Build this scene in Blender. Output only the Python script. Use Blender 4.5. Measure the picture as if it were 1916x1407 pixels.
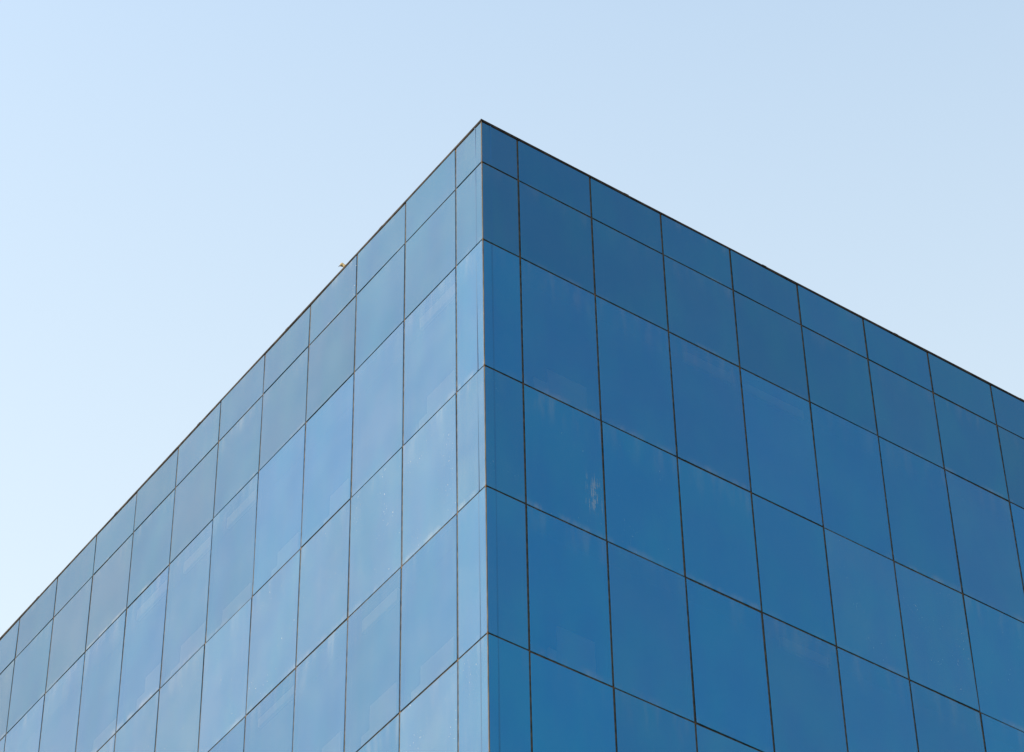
import bpy, bmesh, math, random
from mathutils import Vector, Matrix

scene = bpy.context.scene
for o in list(bpy.data.objects):
    bpy.data.objects.remove(o)
random.seed(7)

# ------------------------------------------------------------------ camera
S = 1.05                                   # width of one glass bay in metres
CAM_Z = 1.6
TOP = 26.3087 * S + CAM_Z                  # roof edge height
cam_loc = Vector((-13.5785 * S, -19.0699 * S, CAM_Z))
yaw, pit, rol = 0.630761, 0.762724, -0.020738
f = Vector((math.cos(pit) * math.sin(yaw), math.cos(pit) * math.cos(yaw), math.sin(pit)))
r = Vector((math.cos(yaw), -math.sin(yaw), 0))
u = r.cross(f)
r2 = r * math.cos(rol) + u * math.sin(rol)
u2 = -r * math.sin(rol) + u * math.cos(rol)
M = Matrix((r2, u2, -f)).transposed().to_4x4()
M.translation = cam_loc
cd = bpy.data.cameras.new('camera')
cd.sensor_width = 36.0
cd.lens = 36.0 * 5934.67 / 1916.0
cd.clip_end = 5000
cam = bpy.data.objects.new('camera', cd)
scene.collection.objects.link(cam)
cam.matrix_world = M
scene.camera = cam

# ------------------------------------------------------------------ sky, sun, exposure
SUN_EL = math.radians(35)
SUN_AZ = math.radians(-72)                 # clockwise from +Y
w = bpy.data.worlds.new('World')
scene.world = w
w.use_nodes = True
nt = w.node_tree
bg = nt.nodes['Background']
sky = nt.nodes.new('ShaderNodeTexSky')
sky.sky_type = 'NISHITA'
sky.sun_disc = False
sky.sun_elevation = SUN_EL
sky.sun_rotation = SUN_AZ
sky.altitude = 0
sky.air_density = 2.0
sky.dust_density = 3.7
sky.ozone_density = 0.6
# thin pale haze over the blue, thicker towards the horizon all the way round
geo = nt.nodes.new('ShaderNodeNewGeometry')
sep = nt.nodes.new('ShaderNodeSeparateXYZ')
nt.links.new(geo.outputs['Incoming'], sep.inputs[0])
hz = nt.nodes.new('ShaderNodeMapRange')
nt.links.new(sep.outputs[2], hz.inputs[0])
hz.inputs[1].default_value = -0.45
hz.inputs[2].default_value = -0.84
hz.inputs[3].default_value = 0.64
hz.inputs[4].default_value = 0.02
veil = nt.nodes.new('ShaderNodeMix')
veil.data_type = 'RGBA'
nt.links.new(hz.outputs[0], veil.inputs['Factor'])
nt.links.new(sky.outputs[0], veil.inputs['A'])
veil.inputs['B'].default_value = (3.62, 3.70, 3.42, 1)
nt.links.new(veil.outputs['Result'], bg.inputs[0])
bg.inputs[1].default_value = 0.15

sd = bpy.data.lights.new('sun', 'SUN')
sd.energy = 5.0
sd.angle = math.radians(0.53)
sd.color = (1.0, 0.94, 0.86)
sun = bpy.data.objects.new('sun', sd)
scene.collection.objects.link(sun)
sdir = Vector((math.sin(SUN_AZ) * math.cos(SUN_EL), math.cos(SUN_AZ) * math.cos(SUN_EL), math.sin(SUN_EL)))
sun.rotation_euler = sdir.to_track_quat('Z', 'Y').to_euler()
sun.location = (-30, 10, 60)

vs = scene.view_settings
vs.view_transform = 'Standard'
vs.look = 'None'
vs.gamma = 1.0
vs.use_curve_mapping = False
vs.exposure = 1.05

# ------------------------------------------------------------------ materials
def new_mat(name):
    m = bpy.data.materials.new(name)
    m.use_nodes = True
    m.node_tree.nodes.clear()
    return m, m.node_tree

def N(t, kind, **kw):
    n = t.nodes.new(kind)
    for k, v in kw.items():
        if k.startswith('i_'):
            key = k[2:]
            n.inputs[int(key) if key.isdigit() else key].default_value = v
        else:
            setattr(n, k, v)
    return n

def math_node(t, op, a, b=None, clamp=False):
    n = t.nodes.new('ShaderNodeMath')
    n.operation = op
    n.use_clamp = clamp
    for i, v in enumerate((a, b)):
        if v is None:
            continue
        if isinstance(v, (int, float)):
            n.inputs[i].default_value = v
        else:
            t.links.new(v, n.inputs[i])
    return n.outputs[0]

def ramp(t, val, lo, hi, a=0.0, b=1.0):
    n = t.nodes.new('ShaderNodeMapRange')
    n.interpolation_type = 'SMOOTHSTEP'
    t.links.new(val, n.inputs[0])
    n.inputs[1].default_value = lo
    n.inputs[2].default_value = hi
    n.inputs[3].default_value = a
    n.inputs[4].default_value = b
    return n.outputs[0]

def scaled(t, vec, s):
    n = t.nodes.new('ShaderNodeVectorMath')
    n.operation = 'MULTIPLY'
    t.links.new(vec, n.inputs[0])
    n.inputs[1].default_value = s
    return n.outputs[0]

def noise(t, vec, scale, detail=3, rough=0.5):
    n = t.nodes.new('ShaderNodeTexNoise')
    n.inputs['Scale'].default_value = scale
    n.inputs['Detail'].default_value = detail
    n.inputs['Roughness'].default_value = rough
    t.links.new(vec, n.inputs['Vector'])
    return n.outputs['Fac']

def glass_material(name, tint, see_through, body_tint, dust_base):
    """Blue coated facade glass. The object's colour sets, pane by pane,
    R = dust and painted-in sunlit paleness, G = white specks, B = dirt line above the sill, A = scraped streaks."""
    m, t = new_mat(name)
    L = t.links.new
    tc = N(t, 'ShaderNodeTexCoord')
    oi = N(t, 'ShaderNodeObjectInfo')
    col = N(t, 'ShaderNodeSeparateColor')
    L(oi.outputs['Color'], col.inputs[0])
    rnd = oi.outputs['Random']
    # object coordinates pushed apart pane by pane
    off = N(t, 'ShaderNodeVectorMath', operation='SCALE', i_0=(37.0, 11.0, 53.0))
    L(rnd, off.inputs['Scale'])
    add = N(t, 'ShaderNodeVectorMath', operation='ADD')
    L(tc.outputs['Object'], add.inputs[0])
    L(off.outputs[0], add.inputs[1])
    P = add.outputs[0]
    gen = N(t, 'ShaderNodeSeparateXYZ')
    L(tc.outputs['Generated'], gen.inputs[0])
    gx, gz = gen.outputs[0], gen.outputs[2]
    # gentle roller wave and pillowing of the sheet
    wave = noise(t, scaled(t, P, (1.0, 1.0, 0.7)), 1.1, 1, 0.4)
    bump = N(t, 'ShaderNodeBump')
    bump.inputs['Strength'].default_value = 0.5
    bump.inputs['Distance'].default_value = 0.035
    L(wave, bump.inputs['Height'])
    # coating colour, a little different in every pane
    vary = N(t, 'ShaderNodeMapRange')
    L(rnd, vary.inputs[0])
    vary.inputs[3].default_value = 0.93
    vary.inputs[4].default_value = 1.07
    tn = N(t, 'ShaderNodeVectorMath', operation='SCALE', i_0=tint)
    L(vary.outputs[0], tn.inputs['Scale'])
    drift = N(t, 'ShaderNodeMix', data_type='RGBA', blend_type='MULTIPLY')
    drift.inputs['Factor'].default_value = 1.0
    hue = N(t, 'ShaderNodeMix', data_type='RGBA')
    L(ramp(t, noise(t, scaled(t, P, (1.6, 1.0, 0.6)), 1.3, 3, 0.55), 0.34, 0.66), hue.inputs['Factor'])
    hue.inputs['A'].default_value = (1.0, 0.96, 1.0, 1)
    hue.inputs['B'].default_value = (1.0, 1.06, 1.0, 1)
    L(tn.outputs[0], drift.inputs['A'])
    L(hue.outputs['Result'], drift.inputs['B'])
    coat = N(t, 'ShaderNodeBsdfGlossy')
    coat.inputs['Roughness'].default_value = 0.04
    L(drift.outputs['Result'], coat.inputs['Color'])
    L(bump.outputs[0], coat.inputs['Normal'])
    thru = N(t, 'ShaderNodeBsdfTransparent')
    thru.inputs['Color'].default_value = (*body_tint, 1)
    m1 = N(t, 'ShaderNodeMixShader')
    m1.inputs[0].default_value = see_through
    L(coat.outputs[0], m1.inputs[1])
    L(thru.outputs[0], m1.inputs[2])
    fr = N(t, 'ShaderNodeFresnel')
    fr.inputs['IOR'].default_value = 1.15
    face = N(t, 'ShaderNodeBsdfGlossy')
    face.inputs['Roughness'].default_value = 0.03
    face.inputs['Color'].default_value = (0.85, 0.92, 0.92, 1)
    L(bump.outputs[0], face.inputs['Normal'])
    m2 = N(t, 'ShaderNodeMixShader')
    L(math_node(t, 'MULTIPLY', fr.outputs[0], 1.75, True), m2.inputs[0])
    L(m1.outputs[0], m2.inputs[1])
    L(face.outputs[0], m2.inputs[2])
    # dust film: broad clouds, rain runs, a dirt line over the sill, specks, scrapes
    cloud = ramp(t, noise(t, P, 1.7, 4, 0.55), 0.3, 0.75, 0.86, 1.14)
    runs = ramp(t, noise(t, scaled(t, P, (28.0, 1.0, 1.1)), 1.0, 4, 0.6), 0.42, 0.72, 0.95, 1.10)
    film = math_node(t, 'MULTIPLY', math_node(t, 'MULTIPLY', cloud, runs), dust_base)
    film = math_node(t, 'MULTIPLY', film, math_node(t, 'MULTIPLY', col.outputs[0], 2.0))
    low = ramp(t, gz, 0.06, 0.008)
    lowx = ramp(t, noise(t, scaled(t, P, (5.0, 1.0, 1.5)), 1.0, 4, 0.6), 0.40, 0.72)
    lowd = math_node(t, 'MULTIPLY', math_node(t, 'MULTIPLY', low, lowx), math_node(t, 'MULTIPLY', col.outputs[2], 0.15))
    sp_n = noise(t, scaled(t, P, (85.0, 1.0, 34.0)), 1.0, 1, 0.4)
    sp_w = ramp(t, noise(t, P, 3.2, 2, 0.5), 0.52, 0.66)
    sp = math_node(t, 'MULTIPLY', ramp(t, sp_n, 0.73, 0.79), sp_w)
    sp = math_node(t, 'MULTIPLY', sp, math_node(t, 'MULTIPLY', col.outputs[1], 0.55))
    sc_n = noise(t, scaled(t, P, (64.0, 1.0, 3.2)), 1.0, 4, 0.6)
    box = math_node(t, 'MULTIPLY', ramp(t, gx, 0.66, 0.86), ramp(t, gx, 0.985, 0.96))
    box = math_node(t, 'MULTIPLY', box, math_node(t, 'MULTIPLY', ramp(t, gz, 0.12, 0.25), ramp(t, gz, 0.62, 0.36)))
    sc = math_node(t, 'MULTIPLY', ramp(t, math_node(t, 'ADD', sc_n, math_node(t, 'MULTIPLY', box, 0.16)), 0.58, 0.70), box)
    sc = math_node(t, 'MULTIPLY', sc, ramp(t, noise(t, scaled(t, P, (16.0, 1.0, 9.0)), 1.0, 3, 0.6), 0.42, 0.56))
    sc = math_node(t, 'MULTIPLY', sc, math_node(t, 'MULTIPLY', oi.outputs['Alpha'], 0.22))
    top_n = ramp(t, noise(t, scaled(t, P, (9.0, 1.0, 1.4)), 1.0, 4, 0.6), 0.44, 0.70)
    topd = math_node(t, 'MULTIPLY', math_node(t, 'MULTIPLY', ramp(t, gz, 0.70, 0.97), top_n), math_node(t, 'MULTIPLY', col.outputs[2], 0.07))
    film = math_node(t, 'ADD', film, topd)
    tot = math_node(t, 'ADD', math_node(t, 'ADD', film, lowd), math_node(t, 'ADD', sp, sc), clamp=True)
    dirt = N(t, 'ShaderNodeBsdfDiffuse')
    dirt.inputs['Color'].default_value = (0.50, 0.45, 0.37, 1)
    m3 = N(t, 'ShaderNodeMixShader')
    L(tot, m3.inputs[0])
    L(m2.outputs[0], m3.inputs[1])
    L(dirt.outputs[0], m3.inputs[2])
    out = N(t, 'ShaderNodeOutputMaterial')
    L(m3.outputs[0], out.inputs[0])
    return m

def matte(name, c1, c2, scale=4.0, rough=0.8, spec=0.3, stretch=(1, 1, 1), metal=0.0):
    m, t = new_mat(name)
    L = t.links.new
    tc = N(t, 'ShaderNodeTexCoord')
    n = noise(t, scaled(t, tc.outputs['Object'], stretch), scale, 5, 0.6)
    mix = N(t, 'ShaderNodeMix', data_type='RGBA')
    L(ramp(t, n, 0.35, 0.68), mix.inputs['Factor'])
    mix.inputs['A'].default_value = (*c1, 1)
    mix.inputs['B'].default_value = (*c2, 1)
    p = N(t, 'ShaderNodeBsdfPrincipled')
    p.inputs['Roughness'].default_value = rough
    p.inputs['Specular IOR Level'].default_value = spec
    p.inputs['Metallic'].default_value = metal
    L(mix.outputs['Result'], p.inputs['Base Color'])
    b = N(t, 'ShaderNodeBump')
    b.inputs['Strength'].default_value = 0.2
    b.inputs['Distance'].default_value = 0.004
    L(n, b.inputs['Height'])
    L(b.outputs[0], p.inputs['Normal'])
    out = N(t, 'ShaderNodeOutputMaterial')
    L(p.outputs[0], out.inputs[0])
    return m

M_VISION = glass_material('vision_glass', (0.002, 0.155, 0.346), 0.16, (0.80, 0.76, 0.66), 0.046)
M_SPAN = glass_material('spandrel_glass', (0.002, 0.138, 0.298), 0.0, (0.4, 0.6, 0.9), 0.050)
M_PARAPET = glass_material('parapet_glass', (0.002, 0.114, 0.238), 0.0, (0.4, 0.6, 0.9), 0.042)  # spandrel tint darkened, dimmer reflection of higher sky painted in
M_SEAM = glass_material('seam_glass', (0.003, 0.112, 0.25), 0.0, (0.4, 0.6, 0.9), 0.05)
M_JOINT = matte('weathered_sealant', (0.026, 0.025, 0.023), (0.068, 0.060, 0.050), 9, 0.9, 0.08)
M_RUST = matte('rust_stained_sealant', (0.05, 0.034, 0.020), (0.10, 0.062, 0.03), 30, 0.9, 0.1)
M_COPING = matte('dark_coping_metal', (0.014, 0.013, 0.012), (0.042, 0.036, 0.03), 6, 0.95, 0.03)
M_POST = matte('corner_post_metal', (0.075, 0.064, 0.052), (0.13, 0.108, 0.085), 14, 0.9, 0.05, (1, 1, 0.25))
M_BACK = matte('back_wall_paint', (0.05, 0.09, 0.15), (0.07, 0.11, 0.17), 2, 0.9, 0.1)
M_PANEL = matte('cream_blind', (0.66, 0.54, 0.36), (0.74, 0.62, 0.42), 3, 0.9, 0.1)
M_ROOF = matte('roof_felt', (0.12, 0.12, 0.12), (0.2, 0.19, 0.18), 1.5, 0.95, 0.1)
M_PLAIN = matte('rendered_wall', (0.35, 0.36, 0.37), (0.42, 0.42, 0.42), 0.7, 0.9, 0.1)
M_GROUND = matte('paving_ground', (0.16, 0.16, 0.15), (0.26, 0.25, 0.23), 0.12, 0.95, 0.1)
M_FEATHER = matte('tan_feathers', (0.20, 0.16, 0.09), (0.30, 0.24, 0.13), 40, 0.85, 0.1)
M_BEAK = matte('dark_beak', (0.10, 0.075, 0.05), (0.14, 0.10, 0.07), 30, 0.5, 0.3)
M_EYE = matte('black_eye', (0.008, 0.008, 0.008), (0.015, 0.012, 0.01), 30, 0.2, 0.5)

# ------------------------------------------------------------------ mesh helpers
C = scene.collection

def add_box(bm, x0, x1, y0, y1, z0, z1):
    v = [bm.verts.new(p) for p in ((x0, y0, z0), (x1, y0, z0), (x1, y1, z0), (x0, y1, z0),
                                   (x0, y0, z1), (x1, y0, z1), (x1, y1, z1), (x0, y1, z1))]
    for q in ((3, 2, 1, 0), (4, 5, 6, 7), (0, 1, 5, 4), (1, 2, 6, 5), (2, 3, 7, 6), (3, 0, 4, 7)):
        bm.faces.new([v[i] for i in q])

def add_pane(bm, cx, cz, wd, ht, y=0.0, depth=0.014, ch=0.003):
    """bevelled sheet, front towards -Y, open at the back"""
    a, b = wd / 2, ht / 2
    rings = []
    for (ix, yy) in ((0, y + depth), (0, y + ch), (ch, y)):
        rings.append([bm.verts.new((cx + sx * (a - ix), yy, cz + sz * (b - ix)))
                      for sx, sz in ((-1, -1), (1, -1), (1, 1), (-1, 1))])
    for k in range(2):
        for i in range(4):
            j = (i + 1) % 4
            bm.faces.new((rings[k][i], rings[k][j], rings[k + 1][j], rings[k + 1][i]))
    bm.faces.new(rings[2])

def mesh_of(name, bm, mat):
    me = bpy.data.meshes.new(name)
    bmesh.ops.recalc_face_normals(bm, faces=bm.faces)
    bm.to_mesh(me)
    bm.free()
    me.materials.append(mat)
    return me

def link(name, me, parent=None, loc=(0, 0, 0), rotz=0.0):
    o = bpy.data.objects.new(name, me)
    C.objects.link(o)
    o.parent = parent
    o.location = loc
    o.rotation_euler = (0, 0, rotz)
    return o

# ------------------------------------------------------------------ ground
bm = bmesh.new()
bmesh.ops.create_grid(bm, x_segments=8, y_segments=8, size=2500)
g = link('ground', mesh_of('ground', bm, M_GROUND))
g['kind'] = 'structure'

# ------------------------------------------------------------------ building
building = bpy.data.objects.new('glass_building', None)
C.objects.link(building)
building['label'] = 'blue mirrored glass office block seen up at its sharp roof corner'
building['category'] = 'building'

ROWS = [0.69238, 1.21532, 1.86393, 1.65512, 1.86604]
while sum(ROWS) * S < TOP - 1.2:
    ROWS.append(1.655 if len(ROWS) % 2 else 1.866)
zl = [TOP]
for h in ROWS:
    zl.append(max(zl[-1] - h * S, 0.02))
SHOWN = 8                                   # rows built pane by pane
GAPV, GAPH = 0.026, 0.022

def columns(first, wid, n):
    xs = [0.0]
    for i in range(n):
        xs.append((first + i * wid) * S)
    return xs

def pane_look(side, row, colm):
    """dust with painted-in sunlit paleness, specks, sill dirt, scrape for one pane"""
    d = random.uniform(0.20, 0.36) if side == 'R' else random.uniform(0.58, 0.76)   # left film raised to paint in the sunlit face's paleness
    s = random.choice((0.0, 0.0, 0.15, 0.3)) * random.random()
    e = random.choice((0.05, 0.2, 0.4, 0.7))
    k = 0.0
    if side == 'R':
        if (row, colm) == (3, 1): s, e, k = 0.5, 1.0, 1.0
        if (row, colm) == (3, 2): s, e = 0.5, 0.6
        if (row, colm) in ((3, 5), (3, 6)): s, d = 1.0, 0.42
        if (row, colm) in ((4, 4), (4, 3)): e = 0.6
        if (row, colm) == (2, 3): e = 0.7
        if (row, colm) == (3, 7): s = 0.8
    else:
        if (row, colm) == (0, 3): s = 1.0
        if row in (3, 5): s, e, d = max(s, 0.35), max(e, 0.5), d + 0.12
        if (row, colm) == (5, 1): s, d = 1.0, 1.0
        if (row, colm) in ((3, 2), (3, 4)): s = 0.9
    return (d, s, e, k)

mesh_cache = {}
def pane_mesh(wd, ht, mat):
    key = (round(wd, 3), round(ht, 3), mat.name)
    if key not in mesh_cache:
        bm = bmesh.new()
        add_pane(bm, 0, 0, wd, ht)
        mesh_cache[key] = mesh_of('pane', bm, mat)
    return mesh_cache[key]

def curtain_wall(side, xs, label):
    """local frame: X along the wall on screen left to right, front towards -Y"""
    sgn = 1 if side == 'R' else -1
    rotz = 0.0 if side == 'R' else -math.pi / 2
    end = xs[-1]
    X = lambda s: sgn * s
    # back wall with floor slabs behind the glass
    bm = bmesh.new()
    a, b = sorted((X(0.32), X(end)))
    add_box(bm, a, b, 0.30, 0.45, 0.0, TOP - 0.35)
    for i in range(len(ROWS)):
        if i in (0, 1) or i % 2:
            add_box(bm, a, b, 0.09, 0.299, zl[i + 1] + 0.02, zl[i] - 0.02)
    c0, c1 = sorted((X(end - 0.002), X(end + 0.022)))
    add_box(bm, c0, c1, 0.016, 0.449, 0.001, TOP - 0.034)       # closed end of the cavity
    wall = link('curtain_wall', mesh_of('curtain_wall', bm, M_BACK), building, (0, 0, 0), rotz)
    wall['label'] = label
    # joints: each vertical and horizontal line is one strip
    for j, s in enumerate(xs):
        if j == 0:
            continue
        bm = bmesh.new()
        wv = GAPV / 2 + 0.004
        add_box(bm, -wv, wv, 0.0075, 0.05, 0.0, TOP - 0.034)
        link('mullion', mesh_of('mullion', bm, M_JOINT), wall, (X(s), 0, 0))
    for i in range(1, SHOWN + 1):
        bm = bmesh.new()
        wh = GAPH / 2 + 0.004
        a, b = sorted((X(0.016), X(end + 0.01)))
        add_box(bm, a, b, 0.0095, 0.052, -wh, wh)
        link('transom', mesh_of('transom', bm, M_JOINT), wall, (0, 0, zl[i]))
    # stained sealant blobs where the joints cross
    bm = bmesh.new()
    for i in range(0, SHOWN + 1):
        for j, s in enumerate(xs[1:]):
            if random.random() < 0.35:
                continue
            q = random.uniform(0.008, 0.014)
            zz = zl[i] - (0.055 if i == 0 else 0)
            hh = random.uniform(0.012, 0.026)
            add_box(bm, X(s) - q, X(s) + q, 0.006, 0.02, zz - hh, zz + hh)
    st = link('stained_sealant', mesh_of('stained_sealant', bm, M_RUST), wall)
    st['kind'] = 'stuff'
    # panes
    bl = bmesh.new()
    for i in range(len(ROWS)):
        top = zl[i] - (0.03 if i == 0 else GAPH / 2)
        bot = zl[i + 1] + GAPH / 2
        if top - bot < 0.1:
            continue
        vision = i >= 2 and i % 2 == 0
        for j in range(len(xs) - 1):
            s0 = xs[j] + (0.012 if j == 0 else GAPV / 2)
            s1 = xs[j + 1] - GAPV / 2
            cx, cz, wd, ht = X((s0 + s1) / 2), (top + bot) / 2, s1 - s0, top - bot
            if i >= SHOWN:
                add_pane(bl, cx, cz, wd, ht)
                continue
            mat = M_VISION if vision and j > 0 else (M_PARAPET if i < 2 else M_SPAN)
            p = link('pane', pane_mesh(wd, ht, mat), wall, (cx, 0, cz))
            p.rotation_euler = (random.gauss(0, 0.0028), 0, random.gauss(0, 0.0028))
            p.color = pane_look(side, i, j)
            if j == 0:                       # seam of the corner glass
                bm = bmesh.new()
                add_pane(bm, 0, 0, 0.016, ht - 0.008, depth=0.003, ch=0.001)
                q = link('corner_seam', mesh_of('corner_seam', bm, M_SEAM), wall, (X(0.128), -0.0022, cz))
                q.color = (0.25 if side == 'R' else 0.75, 0, 0, 0)  # left strip set paler, its sunlit tone put into the colour
            elif vision:                     # blinds standing behind the glass
                hb = random.uniform(0.16, 0.30) * ht
                x1 = cx + wd * (0.5 - random.uniform(0.07, 0.16))
                x0 = x1 - wd * random.uniform(0.35, 0.62)
                bm = bmesh.new()
                add_box(bm, x0, x1, 0.06, 0.075, bot + 0.03, bot + hb)
                x2 = x0 - wd * random.uniform(0.1, 0.22)
                add_box(bm, max(x2, cx - wd * 0.44), x0 - 0.004, 0.062, 0.077, bot + 0.03, bot + hb * random.uniform(0.35, 0.7))
                if random.random() < (0.8 if side == 'L' else 0.2):
                    link('lower_blind', mesh_of('lower_blind', bm, M_PANEL), wall)
                else:
                    bm.free()
                if random.random() > (0.45 if side == 'L' else 0.12):
                    continue
                bm = bmesh.new()
                zt = top - random.uniform(0.10, 0.16)
                add_box(bm, cx - wd * random.uniform(0.2, 0.4), cx + wd * random.uniform(0.34, 0.45), 0.06, 0.1, zt - random.uniform(0.1, 0.17), zt)
                link('blind_headbox', mesh_of('blind_headbox', bm, M_PANEL), wall)
    lo = link('lower_panes', mesh_of('lower_panes', bl, M_SPAN), wall)
    lo.color = (0.5, 0.1, 0.2, 0)
    lo['kind'] = 'stuff'
    # coping along the roof edge in lengths
    s = 0.0
    k = 0
    while s < end:
        e = min(s + 2.1, end + 0.02)
        bm = bmesh.new()
        a, b = sorted((X(s + (0.0015 if k else 0.012)), X(e - 0.0015)))
        dz = random.uniform(-0.002, 0.003)
        add_box(bm, a, b, -0.006, 0.30, TOP - 0.031, TOP + dz)
        # folded lap at the joint
        if k:
            a, b = sorted((X(s - 0.03), X(s + 0.035)))
            add_box(bm, a, b, -0.008, 0.302, TOP - 0.029, TOP + 0.0045)
        link('coping', mesh_of('coping', bm, M_COPING), wall)
        s = e
        k += 1
    return wall

xr = columns(0.49107, 1.0, 14)
xl = columns(0.50264, 0.99676, 15)
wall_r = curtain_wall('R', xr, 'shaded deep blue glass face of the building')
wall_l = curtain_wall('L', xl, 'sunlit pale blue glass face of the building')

# corner post, in one slim length per storey row
for i in range(len(ROWS)):
    bm = bmesh.new()
    z0, z1 = zl[i + 1] + (0.001 if i else 0.001), zl[i] - (0.001 if i else 0.012)
    if z1 - z0 < 0.05:
        continue
    pr = [(0.0125, 0.002), (0.002, -0.0005), (-0.0005, 0.002), (0.002, 0.0125), (0.05, 0.05)]
    lo_ = [bm.verts.new((x, y, z0)) for x, y in pr]
    hi_ = [bm.verts.new((x, y, z1)) for x, y in pr]
    for a in range(5):
        b = (a + 1) % 5
        bm.faces.new((lo_[a], lo_[b], hi_[b], hi_[a]))
    bm.faces.new(lo_[::-1])
    bm.faces.new(hi_)
    link('corner_post', mesh_of('corner_post', bm, M_POST), building)
# stained end caps on the corner where the joints meet
bm = bmesh.new()
for i in range(1, SHOWN + 1):
    add_box(bm, -0.0025, 0.013, -0.0025, 0.013, zl[i] - 0.016, zl[i] + 0.014)
o = link('corner_stain', mesh_of('corner_stain', bm, M_RUST), building)
o['kind'] = 'stuff'
# corner cap of the coping
bm = bmesh.new()
add_box(bm, -0.007, 0.0115, -0.007, 0.0115, TOP - 0.0305, TOP + 0.002)
link('coping_corner', mesh_of('coping_corner', bm, M_COPING), building)
# roof deck and the two far walls
bm = bmesh.new()
add_box(bm, 0.46, xr[-1] - 0.26, 0.46, xl[-1] - 0.26, TOP - 0.7, TOP - 0.36)
link('roof', mesh_of('roof', bm, M_ROOF), building)
bm = bmesh.new()
add_box(bm, xr[-1] - 0.25, xr[-1] - 0.02, 0.46, xl[-1] - 0.26, 0.0, TOP - 0.05)
link('rear_wall', mesh_of('rear_wall', bm, M_PLAIN), building)
bm = bmesh.new()
add_box(bm, 0.46, xr[-1] - 0.02, xl[-1] - 0.25, xl[-1] - 0.02, 0.0, TOP - 0.05)
link('rear_wall', mesh_of('rear_wall', bm, M_PLAIN), building)

# ------------------------------------------------------------------ bird on the roof edge
def ball(bm, c, rad, rot=None, seg=16):
    mt = Matrix.Translation(c) @ (rot or Matrix.Identity(4)) @ Matrix.Diagonal((*rad, 1))
    bmesh.ops.create_uvsphere(bm, u_segments=seg, v_segments=seg // 2 + 2, radius=1.0, matrix=mt)

def loft(bm, stations, seg=14):
    """closed body of revolution-like rings: (x, z, half width, half height)"""
    rings = []
    for x, z, a, b in stations:
        rings.append([bm.verts.new((x, a * math.cos(q * 2 * math.pi / seg), z + b * math.sin(q * 2 * math.pi / seg))) for q in range(seg)])
    for k in range(len(rings) - 1):
        for i in range(seg):
            j = (i + 1) % seg
            bm.faces.new((rings[k][i], rings[k][j], rings[k + 1][j], rings[k + 1][i]))
    bm.faces.new(rings[0][::-1])
    bm.faces.new(rings[-1])

def smooth(o):
    for p in o.data.polygons:
        p.use_smooth = True

bird = bpy.data.objects.new('bird', None)
C.objects.link(bird)
bird['label'] = 'tiny tan bird peering over the roof edge of the glass building'
bird['category'] = 'bird'
BIRD_S = 2.80 * S
bird.location = (0.075, BIRD_S, TOP + 0.003)
bird.rotation_euler = (0, 0, math.atan2(0.59, -0.807))     # beak looks out over the edge
bm = bmesh.new()
loft(bm, [(-0.105, 0.040, 0.004, 0.003), (-0.085, 0.042, 0.016, 0.012), (-0.05, 0.046, 0.030, 0.026), (-0.01, 0.052, 0.036, 0.034),
          (0.03, 0.060, 0.034, 0.034), (0.050, 0.078, 0.027, 0.031), (0.060, 0.098, 0.025, 0.027), (0.074, 0.110, 0.026, 0.027),
          (0.090, 0.108, 0.021, 0.022), (0.101, 0.100, 0.011, 0.012)])
body = link('body', mesh_of('body', bm, M_FEATHER), bird)
smooth(body)
bm = bmesh.new()
loft(bm, [(0.094, 0.100, 0.007, 0.007), (0.108, 0.088, 0.006, 0.006), (0.122, 0.072, 0.0015, 0.0015)], 8)
link('beak', mesh_of('beak', bm, M_BEAK), bird)
for sy in (-1, 1):
    bm = bmesh.new()
    ball(bm, Vector((0.086, sy * 0.021, 0.114)), (0.0032, 0.0025, 0.0032), seg=8)
    link('eye', mesh_of('eye', bm, M_EYE), bird)
    bm = bmesh.new()
    ball(bm, Vector((-0.03, sy * 0.031, 0.052)), (0.062, 0.007, 0.022), Matrix.Rotation(0.12, 4, 'Y'))
    o = link('wing', mesh_of('wing', bm, M_FEATHER), bird)
    smooth(o)
    bm = bmesh.new()
    add_box(bm, -0.002, 0.002, sy * 0.014 - 0.002, sy * 0.014 + 0.002, 0.0, 0.024)
    add_box(bm, -0.010, 0.020, sy * 0.014 - 0.0018, sy * 0.014 + 0.0018, 0.0, 0.0025)
    link('leg', mesh_of('leg', bm, M_BEAK), bird)
bm = bmesh.new()
add_box(bm, -0.17, -0.09, -0.014, 0.014, 0.036, 0.041)
link('tail', mesh_of('tail', bm, M_FEATHER), bird)
